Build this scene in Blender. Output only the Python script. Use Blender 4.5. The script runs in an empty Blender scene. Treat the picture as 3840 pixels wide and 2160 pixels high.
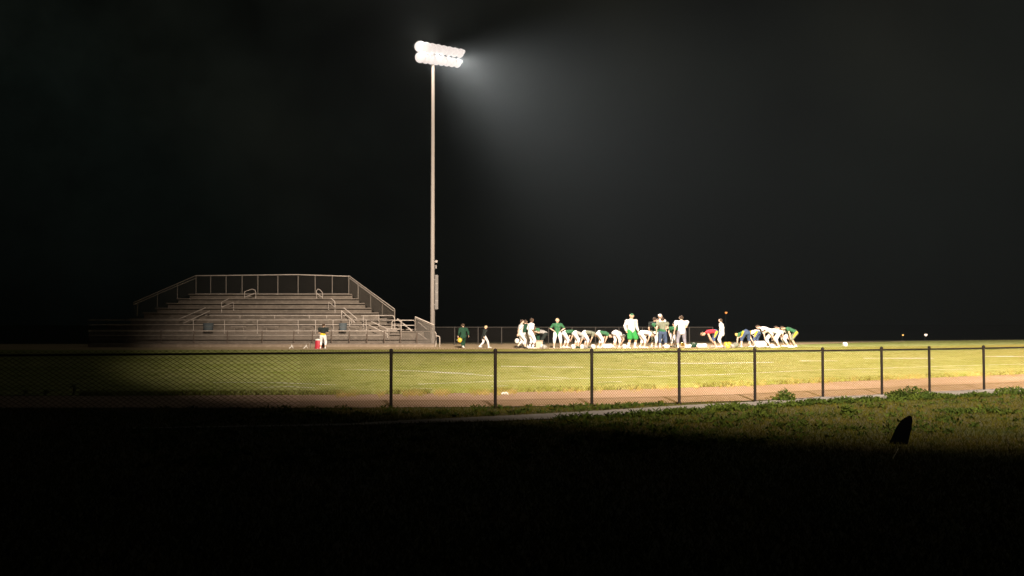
import bpy, bmesh, math, random
import numpy as np
from mathutils import Vector, Matrix
random.seed(7)
rng = np.random.default_rng(7)
R = math.radians
sc = bpy.context.scene
C = sc.collection
# ------------------------------------------------------------------ camera
CH = 1.917                      # eye height
F = 3600.0                      # focal length in photo pixels (3840 wide)
PITCH = math.atan((1190 - 1080) / F)
cam_d = bpy.data.cameras.new('camera'); cam = bpy.data.objects.new('camera', cam_d); C.objects.link(cam)
cam_d.sensor_width = 36; cam_d.lens = 36 * F / 3840
cam_d.clip_start = 0.1; cam_d.clip_end = 3000
cam.location = (0, 0, CH); cam.rotation_euler = (math.pi / 2 + PITCH, 0, 0)
sc.camera = cam
# ------------------------------------------------------------------ world: night sky
w = bpy.data.worlds.new("World"); sc.world = w; w.use_nodes = True
bg = w.node_tree.nodes['Background']
wt = w.node_tree; tc = wt.nodes.new('ShaderNodeTexCoord'); nz = wt.nodes.new('ShaderNodeTexNoise')      # faint cloud, darker towards the horizon
nz.inputs['Scale'].default_value = 3.2; nz.inputs['Detail'].default_value = 7; nz.inputs['Roughness'].default_value = .62
wt.links.new(tc.outputs['Generated'], nz.inputs['Vector'])
mr = wt.nodes.new('ShaderNodeMapRange'); mr.inputs[1].default_value = .38; mr.inputs[2].default_value = .68; mr.inputs[3].default_value = .0012; mr.inputs[4].default_value = .0085
wt.links.new(nz.outputs[0], mr.inputs[0])
sx = wt.nodes.new('ShaderNodeSeparateXYZ'); wt.links.new(tc.outputs['Generated'], sx.inputs[0])
mz = wt.nodes.new('ShaderNodeMapRange'); mz.inputs[1].default_value = -.02; mz.inputs[2].default_value = .24; mz.inputs[3].default_value = .18; mz.inputs[4].default_value = 1.0
wt.links.new(sx.outputs[2], mz.inputs[0])
mu = wt.nodes.new('ShaderNodeMath'); mu.operation = 'MULTIPLY'; wt.links.new(mr.outputs[0], mu.inputs[0]); wt.links.new(mz.outputs[0], mu.inputs[1])
mc = wt.nodes.new('ShaderNodeMix'); mc.data_type = 'RGBA'; mc.inputs[6].default_value = (.60, .86, .70, 1); mc.inputs[7].default_value = (1.0, .84, .48, 1)
n2 = wt.nodes.new('ShaderNodeTexNoise'); n2.inputs['Scale'].default_value = 1.6; wt.links.new(tc.outputs['Generated'], n2.inputs['Vector'])
m2 = wt.nodes.new('ShaderNodeMapRange'); m2.inputs[1].default_value = .50; m2.inputs[2].default_value = .78; wt.links.new(n2.outputs[0], m2.inputs[0]); wt.links.new(m2.outputs[0], mc.inputs[0])
wt.links.new(mc.outputs[2], bg.inputs[0]); wt.links.new(mu.outputs[0], bg.inputs[1])
# ------------------------------------------------------------------ exposure
sc.view_settings.view_transform = 'Standard'; sc.view_settings.look = 'None'
sc.view_settings.exposure = 0; sc.view_settings.gamma = 1
sc.cycles.max_bounces = 6; sc.cycles.volume_bounces = 0; sc.cycles.diffuse_bounces = 2
sc.cycles.use_denoising = True
sc.cycles.sample_clamp_indirect = 3
sc.cycles.volume_step_rate = 4

def spot(name, loc, target, watts, angle, blend, color, radius=.5):
    d = bpy.data.lights.new(name, 'SPOT'); d.energy = watts; d.spot_size = R(angle); d.spot_blend = blend
    d.color = color; d.shadow_soft_size = radius
    o = bpy.data.objects.new(name, d); C.objects.link(o); o.location = loc
    o.rotation_euler = (Vector(target) - Vector(loc)).to_track_quat('-Z', 'Y').to_euler()
    return o
WARM = (1.0, .88, .76)
# beams added for an unseen near-side mast, inferred from the players' lit fronts
spot('added_near_side_beam', (5.5, -11, 24), (14.5, 69, 0), 500000, 56, .95, WARM, .5)
spot('added_near_side_beam', (4.3, -11, 23.6), (-.5, 45, 0), 150000, 34, .75, WARM, .5)  # added to fill the dim left of the field
spot('added_near_side_beam', (6.7, -11, 23.6), (33, 56, 0), 380000, 38, .8, WARM, .5)  # added to brighten the far right of the field

# ------------------------------------------------------------------ pixel <-> place helpers
cp, sp_ = math.cos(PITCH), math.sin(PITCH)
def ray(u, v):
    x = (u - 1920) / F; y = -(v - 1080) / F
    return Vector((x, cp - y * sp_, sp_ + y * cp))
def P(u, v, Y):
    r = ray(u, v); t = Y / r.y
    return Vector((r.x * t, Y, CH + r.z * t))
def topx(X, Y, Z):
    dz = Z - CH; dep = Y * cp + dz * sp_; up = -Y * sp_ + dz * cp
    return 1920 + F * X / dep, 1080 - F * up / dep
zc_u = [-2000, 540, 1600, 2500, 3000, 3840, 6000]; zc_z = [.08, .08, .096, .161, .20, .338, .45]
zf_u = [-2000, 1857, 2218, 2830, 3306, 3688, 6000]; zf_z = [0, 0, -.014, -.045, -.095, -.105, -.12]
zf_d = [19.5, 20.4, 21.1, 22.5, 24.8, 26.7, 32]
CREST = 58.0
def gz(X, Y):
    Yq = max(Y, 1.0)
    u = 1920 + F * X / max(Yq, 8.0)
    u = min(max(u, -2000), 6000)
    zc = float(np.interp(u, zc_u, zc_z)); zf = float(np.interp(u, zf_u, zf_z)); df = float(np.interp(u, zf_u, zf_d))
    if Y <= df:
        return zf * max(Y, 0) / df
    if Y <= CREST:
        t = (Y - df) / (CREST - df)
        return zf + (zc - zf) * t
    if Y <= 72: return zc - .09 * (Y - CREST) / 14
    t = min((Y - 72) / 60, 1.0); t = t * t * (3 - 2 * t)
    return zc - .09 - 5.6 * t
def G(u, v):
    r = ray(u, v); lo, hi = 2.0, 200.0
    Y = 2.0
    while Y < CREST + 1:
        t = Y / r.y
        if CH + r.z * t <= gz(r.x * t, Y): break
        Y += .25
    a, b = Y - .25, Y
    for _ in range(20):
        m = (a + b) / 2; t = m / r.y
        if CH + r.z * t <= gz(r.x * t, m): b = m
        else: a = m
    t = b / r.y
    return Vector((r.x * t, b, gz(r.x * t, b)))
def GX(u, Y):
    X = (u - 1920) / F * Y
    return Vector((X, Y, gz(X, Y)))

# ------------------------------------------------------------------ materials
def mat(name, col, rough=.8, metal=0, noise=None, bump=None, emit=None, estr=0, spec=.3, trans=0):
    m = bpy.data.materials.new(name); m.use_nodes = True
    nt = m.node_tree; b = nt.nodes['Principled BSDF']
    b.inputs['Base Color'].default_value = (*col, 1); b.inputs['Roughness'].default_value = rough
    b.inputs['Metallic'].default_value = metal; b.inputs['Specular IOR Level'].default_value = spec
    geo = nt.nodes.new('ShaderNodeNewGeometry')
    if noise:          # list of (scale, amount, second colour)
        prev = None
        for (s, lo, hi, c2) in noise:
            n = nt.nodes.new('ShaderNodeTexNoise'); n.inputs['Scale'].default_value = s; n.inputs['Detail'].default_value = 5
            nt.links.new(geo.outputs['Position'], n.inputs['Vector'])
            cr = nt.nodes.new('ShaderNodeMapRange'); cr.inputs[1].default_value = lo; cr.inputs[2].default_value = hi
            nt.links.new(n.outputs[0], cr.inputs[0])
            mx = nt.nodes.new('ShaderNodeMix'); mx.data_type = 'RGBA'
            nt.links.new(cr.outputs[0], mx.inputs[0])
            if prev is None: mx.inputs[6].default_value = (*col, 1)
            else: nt.links.new(prev, mx.inputs[6])
            mx.inputs[7].default_value = (*c2, 1)
            prev = mx.outputs[2]
        nt.links.new(prev, b.inputs['Base Color'])
    if bump:
        n = nt.nodes.new('ShaderNodeTexNoise'); n.inputs['Scale'].default_value = bump[0]; n.inputs['Detail'].default_value = 4
        nt.links.new(geo.outputs['Position'], n.inputs['Vector'])
        bp = nt.nodes.new('ShaderNodeBump'); bp.inputs['Strength'].default_value = bump[1]; bp.inputs['Distance'].default_value = bump[2]
        nt.links.new(n.outputs[0], bp.inputs['Height']); nt.links.new(bp.outputs[0], b.inputs['Normal'])
    if emit:
        b.inputs['Emission Color'].default_value = (*emit, 1); b.inputs['Emission Strength'].default_value = estr
    return m
M = {}
M['turf'] = mat('turf', (.235, .255, .045), .95, spec=.1, noise=[(.22, .35, .65, (.33, .325, .10)), (1.3, .5, .68, (.15, .18, .022)), (7, .5, .72, (.42, .40, .19))], bump=(14, .9, .05))
M['track'] = mat('dirt_track', (.37, .235, .165), .95, noise=[(.6, .35, .65, (.30, .185, .12)), (4, .5, .7, (.38, .26, .17)), (22, .55, .7, (.2, .12, .07))], bump=(22, .5, .02))
M['far_track'] = mat('pale_dirt', (.50, .36, .20), .95, noise=[(.8, .35, .65, (.40, .28, .14)), (7, .5, .7, (.58, .43, .27))], bump=(12, .5, .02))
M['path'] = mat('path_concrete', (.19, .165, .14), .9, noise=[(1.2, .35, .65, (.14, .12, .10)), (18, .5, .7, (.24, .2, .17))], bump=(30, .4, .01))
M['ground'] = mat('rough_ground', (.05, .05, .012), .95, noise=[(.5, .35, .65, (.075, .055, .018)), (4, .5, .7, (.03, .038, .008))], bump=(9, 1, .06))
M['blade'] = mat('grass_blade', (.048, .046, .005), .95, spec=.05, noise=[(.5, .35, .65, (.07, .055, .006)), (3, .5, .7, (.025, .032, .004))])
M['weed'] = mat('weed_leaf', (.025, .038, .006), .9, spec=.05, noise=[(2.5, .4, .65, (.05, .065, .008))])
M['dry'] = mat('dry_grass', (.40, .28, .09), .9, noise=[(2, .4, .65, (.24, .2, .04))])
M['line'] = mat('white_line_paint', (.78, .74, .66), .9, noise=[(1.5, .5, .7, (.5, .46, .25)), (12, .5, .7, (.7, .66, .55))])
M['rail'] = mat('dark_painted_pipe', (.014, .010, .006), .7, spec=.1, noise=[(9, .4, .7, (.025, .018, .01))])
M['post'] = mat('dark_fence_post', (.010, .007, .005), .7, spec=.1, noise=[(9, .4, .7, (.018, .012, .008))])  # dark brown paint, with the posts' backlit shade put into the colour
M['wire'] = mat('olive_wire', (.14, .082, .003), .6)
M['galv'] = mat('galvanised_pipe', (.47, .39, .32), .5, metal=0, noise=[(3, .4, .7, (.33, .27, .22))])
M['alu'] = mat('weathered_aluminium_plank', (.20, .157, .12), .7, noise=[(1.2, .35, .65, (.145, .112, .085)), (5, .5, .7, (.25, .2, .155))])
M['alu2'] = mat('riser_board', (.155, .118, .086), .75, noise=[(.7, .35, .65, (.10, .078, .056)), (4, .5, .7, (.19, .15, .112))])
M['conc'] = mat('front_wall_board', (.235, .178, .125), .85, noise=[(.8, .35, .65, (.19, .14, .095)), (6, .5, .7, (.28, .22, .16))])
M['dpost'] = mat('rusty_post', (.10, .07, .05), .8)
M['gwire'] = mat('galvanised_wire', (.20, .165, .13), .6)
M['pole'] = mat('steel_mast', (.40, .345, .30), .6, noise=[(2, .35, .65, (.40, .34, .29))])
M['box'] = mat('grey_cabinet', (.22, .19, .165), .6, noise=[(3, .35, .65, (.18, .155, .13))])
M['lens'] = mat('lamp_lens', (.02, .02, .02), .4, emit=(.84, .73, .67), estr=1)
M['bowl'] = mat('self_glowing_housing', (.02, .02, .02), .4, emit=(.84, .73, .67), estr=1.0)  # housings and visors glow by themselves in place of lamplight on them
M['skin'] = mat('skin', (.58, .36, .24), .6)
M['skin_pale'] = mat('pale_skin', (.66, .44, .32), .6)
M['skin_dark'] = mat('brown_skin', (.20, .10, .06), .6)
M['white'] = mat('white_cloth', (.78, .73, .69), .9)
M['offwhite'] = mat('grey_white_cloth', (.60, .55, .51), .9)
M['grey'] = mat('grey_cloth', (.34, .31, .28), .9)
M['greyd'] = mat('olive_grey_cloth', (.19, .19, .13), .9)
M['green'] = mat('green_cloth', (.03, .125, .05), .9, noise=[(9, .5, .7, (.09, .18, .10))])
M['kelly'] = mat('bright_green_cloth', (.03, .25, .05), .8)
M['dgreen'] = mat('dark_green_cloth', (.012, .045, .022), .9)
M['black'] = mat('near_black_cloth', (.018, .022, .018), .9)
M['navy'] = mat('navy_cloth', (.06, .085, .15), .85)
M['lilac'] = mat('grey_lilac_cloth', (.25, .23, .27), .85)
M['gold'] = mat('gold_cloth', (.72, .45, .02), .7)
M['red'] = mat('red_cloth', (.62, .035, .05), .8)
M['hair'] = mat('brown_hair', (.06, .035, .02), .8)
M['hairl'] = mat('blond_hair', (.5, .36, .2), .8)
M['hairb'] = mat('light_brown_hair', (.22, .13, .07), .8)
M['eye'] = mat('eye', (.03, .02, .02), .4)
M['hwhite'] = mat('white_helmet_shell', (.72, .68, .60), .3, spec=.5)
M['hgold'] = mat('gold_helmet_shell', (.68, .42, .05), .3, spec=.5)
M['hgrey'] = mat('grey_helmet_shell', (.30, .27, .22), .35, spec=.5)
M['redp'] = mat('red_plastic', (.42, .03, .045), .45)
M['bluep'] = mat('blue_grey_plastic', (.085, .098, .10), .8)
M['tan'] = mat('tan_cardboard', (.50, .38, .27), .9)
M['dwire'] = mat('dull_far_fence', (.05, .042, .034), .8)
M['slab'] = mat('near_black_slab', (.002, .002, .002), .9, spec=0)
M['straw'] = mat('straw', (.5, .45, .3), .8)
M['lamp_o'] = mat('orange_lamp', (.9, .5, .2), .5, emit=(1, .30, .05), estr=1.2)
M['lamp_w'] = mat('warm_lamp', (.9, .7, .4), .5, emit=(1, .52, .10), estr=1.7)
M['lamp_p'] = mat('white_lamp', (.9, .9, .9), .5, emit=(1, .74, .52), estr=1.6)

# ------------------------------------------------------------------ mesh helpers
class MB:
    def __init__(s): s.v = []; s.f = []; s.mi = []; s.k = 0
    def add(s, vs, fs):
        o = len(s.v); s.v += [tuple(p) for p in vs]; s.f += [tuple(i + o for i in f) for f in fs]; s.mi += [s.k] * len(fs)
    def box(s, a, b):
        (x0, y0, z0), (x1, y1, z1) = a, b
        s.add([(x0, y0, z0), (x1, y0, z0), (x1, y1, z0), (x0, y1, z0), (x0, y0, z1), (x1, y0, z1), (x1, y1, z1), (x0, y1, z1)],
              [(0, 3, 2, 1), (4, 5, 6, 7), (0, 1, 5, 4), (1, 2, 6, 5), (2, 3, 7, 6), (3, 0, 4, 7)])
    def tube(s, pts, r, n=8, r2=None):
        pts = [Vector(p) for p in pts]; rings = []
        for i, p in enumerate(pts):
            d = (pts[min(i + 1, len(pts) - 1)] - pts[max(i - 1, 0)]).normalized()
            ax = d.cross(Vector((0, 0, 1)));
            if ax.length < .01: ax = d.cross(Vector((0, 1, 0)))
            ax.normalize(); bx = d.cross(ax)
            t = i / max(len(pts) - 1, 1); rr = r if r2 is None else r + (r2 - r) * t
            rings.append([p + (ax * math.cos(a) + bx * math.sin(a)) * rr for a in [2 * math.pi * k / n for k in range(n)]])
        vs = [q for rg in rings for q in rg]; fs = []
        for i in range(len(pts) - 1):
            for k in range(n):
                fs.append((i * n + k, i * n + (k + 1) % n, (i + 1) * n + (k + 1) % n, (i + 1) * n + k))
        fs.append(tuple(range(n))[::-1]); fs.append(tuple((len(pts) - 1) * n + k for k in range(n)))
        s.add(vs, fs)
    def prof(s, prof, c=(0, 0, 0), rot=None, n=20, sx=1, sy=1):   # lathe profile [(r,z)..]
        vs = []; fs = []
        for (r, z) in prof:
            for k in range(n):
                a = 2 * math.pi * k / n; p = Vector((r * math.cos(a) * sx, r * math.sin(a) * sy, z))
                if rot: p = rot @ p
                vs.append(p + Vector(c))
        for i in range(len(prof) - 1):
            for k in range(n): fs.append((i * n + k, i * n + (k + 1) % n, (i + 1) * n + (k + 1) % n, (i + 1) * n + k))
        fs.append(tuple(range(n))[::-1]); fs.append(tuple((len(prof) - 1) * n + k for k in range(n)))
        s.add(vs, fs)
    def caps(s, a, b, ra, rb, flat=1.0, side=None, n=12):      # closed tapered capsule, 'flat' squeezes across 'side'
        a = Vector(a); b = Vector(b); d = b - a; L = d.length
        d = d.normalized() if L > 1e-6 else Vector((0, 0, 1))
        sd = Vector(side) if side is not None else (Vector((1, 0, 0)) if abs(d.x) < .9 else Vector((0, 1, 0)))
        sd = (sd - d * sd.dot(d)).normalized(); fw = d.cross(sd)
        prof = []
        for q in (-.97, -.8, -.5, 0): prof.append((ra * math.sqrt(1 - q * q), ra * q))
        for q in (0, .5, .8, .97): prof.append((rb * math.sqrt(1 - q * q), L + rb * q))
        vs = []; fs = []
        for (r, z) in prof:
            for k in range(n):
                t = 2 * math.pi * k / n
                vs.append(a + d * z + sd * (r * math.cos(t)) + fw * (r * math.sin(t) * flat))
        for i in range(len(prof) - 1):
            for k in range(n): fs.append((i * n + k, i * n + (k + 1) % n, (i + 1) * n + (k + 1) % n, (i + 1) * n + k))
        fs.append(tuple(range(n))[::-1]); fs.append(tuple((len(prof) - 1) * n + k for k in range(n)))
        s.add(vs, fs)
    def mesh(s, name, mats, smooth=False):
        me = bpy.data.meshes.new(name); me.from_pydata(s.v, [], s.f)
        for m in (mats if isinstance(mats, list) else [mats]): me.materials.append(m)
        me.polygons.foreach_set('material_index', s.mi)
        if smooth: me.polygons.foreach_set('use_smooth', [True] * len(s.f))
        me.update(); return me
    def build(s, name, mats, parent=None, smooth=False, loc=None):
        o = bpy.data.objects.new(name, s.mesh(name, mats, smooth)); C.objects.link(o)
        if parent: o.parent = parent
        if loc is not None: o.location = loc
        return o
def tag(o, label=None, cat=None, group=None, kind=None):
    if label: o['label'] = label
    if cat: o['category'] = cat
    if group: o['group'] = group
    if kind: o['kind'] = kind
    return o
def empty(name, loc, rz=0):
    o = bpy.data.objects.new(name, None); C.objects.link(o); o.location = loc; o.rotation_euler = (0, 0, rz); o.empty_display_size = .2
    return o
def loc_mb(origin):          # MB whose points are given in world space but stored relative to a thing
    return MB()
def rel(mb, o):
    ox = Vector(o.location); mb.v = [tuple(Vector(p) - ox) for p in mb.v]; return mb
TMP = []
def fused(mb, voxel, mats, name, smooth_it=3):
    """one continuous surface from overlapping closed pieces"""
    me = mb.mesh('tmp', []); ob = bpy.data.objects.new('tmp', me); C.objects.link(ob)
    md = ob.modifiers.new('r', 'REMESH'); md.mode = 'VOXEL'; md.voxel_size = voxel; md.use_smooth_shade = True
    if smooth_it:
        s = ob.modifiers.new('s', 'SMOOTH'); s.iterations = smooth_it; s.factor = .5
    dg = bpy.context.evaluated_depsgraph_get(); dg.update()
    out = bpy.data.meshes.new_from_object(ob.evaluated_get(dg)); out.name = name
    bpy.data.objects.remove(ob)
    out.materials.clear()
    for m in (mats if isinstance(mats, list) else [mats]): out.materials.append(m)
    return out

# ------------------------------------------------------------------ ground
def grid_sheet(name, xs, ys, m, dz=0):
    vs = [(x, y, gz(x, y) + dz) for y in ys for x in xs]; nx = len(xs)
    fs = [(j * nx + i, j * nx + i + 1, (j + 1) * nx + i + 1, (j + 1) * nx + i) for j in range(len(ys) - 1) for i in range(nx - 1)]
    b = MB(); b.add(vs, fs); return b.build(name, m, smooth=True)
xs = sorted(set([-900, -500, -300, -200, -140] + list(np.arange(-100, 101, 1.0)) + [140, 200, 300, 500, 900]))
ys = sorted(set([-400, -200, -100, -50] + list(np.arange(-20, 80, .5)) + list(np.arange(80, 140, 2.5)) + [160, 200, 300, 500, 900]))
tag(grid_sheet('ground', [float(x) for x in xs], [float(y) for y in ys], M['ground'], -.012), kind='structure')

FIELD_NEAR = [(-600, 1486), (300, 1484), (1250, 1480), (1467, 1478), (1857, 1472), (2220, 1464), (2546, 1454), (2830, 1445), (3084, 1433), (3305, 1424), (3484, 1416), (3840, 1402), (4800, 1375)]
TRACK_NEAR = [(-600, 1530), (300, 1530), (900, 1531), (1467, 1528), (1857, 1526), (2220, 1519), (2546, 1510), (2830, 1502), (3084, 1490), (3305, 1480), (3484, 1470), (3840, 1454), (4800, 1424)]
PATH_UP = [(500, 1606), (1300, 1590), (1500, 1578), (1850, 1562), (2200, 1544), (2546, 1522), (2830, 1507), (3084, 1491), (3305, 1481), (3484, 1471), (3840, 1455), (4800, 1425)]
PATH_LO = [(500, 1608), (1300, 1596), (1500, 1590), (1850, 1581), (2200, 1566), (2546, 1547), (2830, 1526), (3084, 1510), (3305, 1499), (3484, 1490), (3840, 1472), (4800, 1440)]
def curve(c, u): return float(np.interp(u, [a for a, _ in c], [b for _, b in c]))
def ribbon(name, up, lo, u0, u1, m, dz, nrow=8, du=12, wob=0, wl=0):
    us = np.arange(u0, u1 + 1, du); vs = []; b = MB()
    for i, u in enumerate(us):
        a = up(u) if callable(up) else G(u, curve(up, u)); c = G(u, curve(lo, u))
        if wob: a = a + Vector((0, random.uniform(-wob, wob), 0))
        if wl: c = c + Vector((0, random.uniform(-wl, wl), 0))
        for j in range(nrow + 1):
            p = c.lerp(a, j / nrow); vs.append((p.x, p.y, gz(p.x, p.y) + dz))
    n = nrow + 1
    fs = [(i * n + j, (i + 1) * n + j, (i + 1) * n + j + 1, i * n + j + 1) for i in range(len(us) - 1) for j in range(nrow)]
    b.add(vs, fs); return tag(b.build(name, m, smooth=True), kind='structure')
far54 = lambda u: GX(u, 54.3 if u < 2700 else min(54.3 + (u - 2700) / 45, 69.5))
ribbon('field', far54, FIELD_NEAR, -600, 4800, M['turf'], .012, 30, 10, 0, .12)
ribbon('dirt_track', FIELD_NEAR, TRACK_NEAR, -600, 4800, M['track'], .004, 8, 10, .0, .03)
ribbon('path', PATH_UP, PATH_LO, 500, 4800, M['path'], .008, 4, 10, .04, .05)
b = MB()
us = np.arange(-600, 3400, 10); vv = []
for u in us:
    y0 = 54.3 if u < 2700 else min(54.3 + (u - 2700) / 45, 69.5)
    y0 += random.uniform(-.12, .12)
    for j in range(7):
        Y = y0 - .2 + (68 - y0) * j / 6; X = (u - 1920) / F * Y; vv.append((X, Y, gz(X, Y) + .018))
b.add(vv, [(i * 7 + j, (i + 1) * 7 + j, (i + 1) * 7 + j + 1, i * 7 + j + 1) for i in range(len(us) - 1) for j in range(6)])
tag(b.build('far_track', M['far_track'], smooth=True), kind='structure')

# painted lines on the field
def line(pts, wdt, name='field_line'):
    b = MB(); vs = []
    dense = []
    for (a, c) in zip(pts, pts[1:]):
        n = max(2, int(abs(c[0] - a[0]) / 25))
        for k in range(n): dense.append((a[0] + (c[0] - a[0]) * k / n, a[1] + (c[1] - a[1]) * k / n))
    dense.append(pts[-1])
    for (u, v) in dense:
        p = G(u, v); w_ = wdt * random.uniform(.6, 1.15)
        for s in (-w_ / 2, w_ / 2): vs.append((p.x, p.y + s, gz(p.x, p.y + s) + .020))
    b.add(vs, [(2 * i, 2 * i + 2, 2 * i + 3, 2 * i + 1) for i in range(len(dense) - 1)])
    tag(b.build(name, M['line']), kind='structure')
line([(1570, 1443), (1700, 1438), (1900, 1431), (2100, 1424), (2350, 1416), (2700, 1407), (3050, 1390), (3300, 1383), (3560, 1374), (3840, 1367), (4300, 1355)], .13)
line([(1290, 1388), (1420, 1390), (1560, 1393), (1700, 1402), (1850, 1412)], .22)
line([(1560, 1460), (1620, 1459)], .09); line([(1840, 1451), (1905, 1449)], .09)
line([(1880, 1375), (2030, 1378), (2190, 1379)], .35)
line([(2430, 1362), (2560, 1364), (2690, 1364), (2900, 1360)], .35)
line([(3240, 1345), (3500, 1345)], .45); line([(3690, 1338), (3860, 1338)], .45)
line([(3000, 1355), (3140, 1355)], .4)
line([(1990, 1411), (2140, 1421)], .12); line([(2230, 1385), (2400, 1389), (2500, 1396)], .16)
line([(2240, 1436), (2330, 1433)], .09); line([(3230, 1397), (3290, 1396)], .1); line([(3500, 1389), (3650, 1385)], .1)
line([(980, 1456), (1080, 1452), (1180, 1457)], .10); line([(800, 1437), (900, 1436), (1050, 1438), (1260, 1446)], .10)
line([(1620, 1396), (1780, 1403)], .14)

# ------------------------------------------------------------------ grass and weeds (countless blades)
def blades(name, pts, m, label=None):
    """pts rows: x,y,z,height,width,lean"""
    b = MB(); vs = []; fs = []
    for (x, y, z, h, wd, ln) in pts:
        a = random.uniform(0, math.tau); dx, dy = math.cos(a) * wd, math.sin(a) * wd
        lx, ly = random.uniform(-ln, ln) * h, random.uniform(-ln, ln) * h
        o = len(vs); vs += [(x - dx, y - dy, z), (x + dx, y + dy, z), (x + lx * .5 + dx * .6, y + ly * .5 + dy * .6, z + h * .6), (x + lx, y + ly, z + h), (x + lx * .5 - dx * .6, y + ly * .5 - dy * .6, z + h * .6)]
        fs.append((o, o + 1, o + 2, o + 3, o + 4))
    b.add(vs, fs); o = b.build(name, m); tag(o, label, 'grass', kind='stuff'); return o
pts = []
n = 0
while n < 130000:
    Y = random.uniform(6.5, 25) ; X = random.uniform(-.62, .62) * Y
    z = gz(X, Y); u, v = topx(X, Y, z)
    if u > 4100 or u < -300: continue
    ok = (curve(TRACK_NEAR, u) + 1 < v < curve(PATH_UP, u) - 2) or v > curve(PATH_LO, u) - 2
    if not ok: continue
    n += 1
    pts.append((X, Y, z - .01, random.uniform(.02, .075), random.uniform(.004, .010), 1.0))
blades('grass', pts, M['blade'], 'rough short grass in front of the fence and around the path')
# weeds: leafy clumps
wp = []; 
def clump(u, v, n, rad, h):
    p = G(u, v)
    for _ in range(n):
        r = rad * math.sqrt(random.random()); a = random.uniform(0, math.tau)
        x, y = p.x + r * math.cos(a), p.y + r * math.sin(a) * .7
        z = gz(x, y) + random.uniform(0, h) * (1 - .6 * r / rad)
        wp.append((x, y, z, random.uniform(.03, .07), random.uniform(.015, .03), 1.5))
for k in range(420):
    u = random.uniform(2100, 3950); v = curve(PATH_LO, u) + random.uniform(2, 9) if random.random() < .6 else curve(PATH_LO, u) + random.uniform(5, 140)
    s = random.random() ** 2
    clump(u, v, int(8 + 30 * s), .06 + .22 * s, .03 + .12 * s)
for k in range(220):
    u = random.uniform(500, 3000); v = curve(PATH_LO, u) + random.uniform(4, 150)
    s = random.random() ** 2
    clump(u, v, int(6 + 20 * s), .06 + .2 * s, .02 + .06 * s)
for k in range(120):
    u = random.uniform(600, 2500); v = random.uniform(curve(TRACK_NEAR, u) + 1, curve(PATH_UP, u) - 2)
    clump(u, v, 14, .15, .05)
for (u, v, n_, r_, h_) in [(3420, 1492, 500, .55, .30), (3380, 1492, 260, .4, .2), (3470, 1490, 200, .4, .15), (2945, 1500, 220, .22, .28), (2930, 1501, 120, .35, .10), (3800, 1476, 300, .5, .2), (2750, 1535, 220, .25, .16), (3060, 1512, 120, .25, .12), (3170, 1508, 140, .3, .13), (3260, 1504, 140, .3, .13), (2570, 1548, 180, .4, .10), (2700, 1534, 160, .3, .11), (3175, 1556, 120, .12, .22), (3700, 1548, 260, .6, .10), (3560, 1545, 120, .4, .08)]:
    clump(u, v, n_, r_, h_)
blades('weeds', wp, M['weed'], 'leafy dark weeds scattered through the rough grass and along the path')
# ragged grass fringe where the field meets the dirt
fp = []; dp = []
for k in range(26000):
    u = random.uniform(300, 3950); v = curve(FIELD_NEAR, u) + random.uniform(-7, 2.5); p = G(u, v)
    fp.append((p.x, p.y, p.z + .01, random.uniform(.03, .11), random.uniform(.006, .014), .9))
blades('grass', fp[:17000], M['turf'], 'ragged taller grass fringe along the near edge of the field')
blades('grass', [p for p in fp[17000:] if math.sin(p[0] * .8) + math.sin(p[0] * 2.3 + 1) > -.5], M['blade'], 'dark weedy tufts in the ragged field fringe, edge shade put into their colour')  # darker blades also stand in for the shade under the field edge
for k in range(5200):
    u = random.choice([random.uniform(1260, 1960), random.uniform(2600, 3950), random.uniform(1500, 3950)])
    v = curve(FIELD_NEAR, u) + random.gauss(3 if u < 2700 else -2, 5); p = G(u, v)
    if math.sin(u * .021) + math.sin(u * .0531 + 1) < -.1: continue
    dp.append((p.x, p.y, p.z + .01, random.uniform(.03, .13), random.uniform(.006, .014), 1.2))
blades('dry_grass', dp, M['dry'], 'dry straw coloured tufts between the field and the dirt track')

# ------------------------------------------------------------------ the chain-link fence
POSTS = [(-420, 1329, 18.6), (1467, 1316, 20.47), (1857.5, 1315.5, 20.4), (2219, 1315, 21.07), (2546.5, 1312, 21.7), (2830, 1311, 22.5), (3084.5, 1309.5, 23.87), (3305.5, 1306.5, 24.83), (3484, 1304.5, 25.87), (3688, 1301, 26.67), (3900, 1297, 27.6), (4120, 1293, 28.6)]
fence = empty('chain_link_fence', (0, 20, 0)); tag(fence, 'long low dark chain-link fence running across the front of the field', 'fence')
tops = [P(*p) for p in POSTS]; bots = [Vector((t.x, t.y, gz(t.x, t.y))) for t in tops]
for t, g in zip(tops, bots):
    b = MB(); b.tube([g - Vector((0, 0, .05)), t], .034, 10); b.prof([(.042, -.02), (.042, .012), (.03, .04), (.004, .052)], t + Vector((0, 0, .0)), n=10)
    rel(b, fence).build('post', M['post'], fence)
b = MB(); b.tube([t - Vector((0, 0, .035)) for t in tops], .022, 8)
rel(b, fence).build('top_rail', M['rail'], fence)
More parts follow.
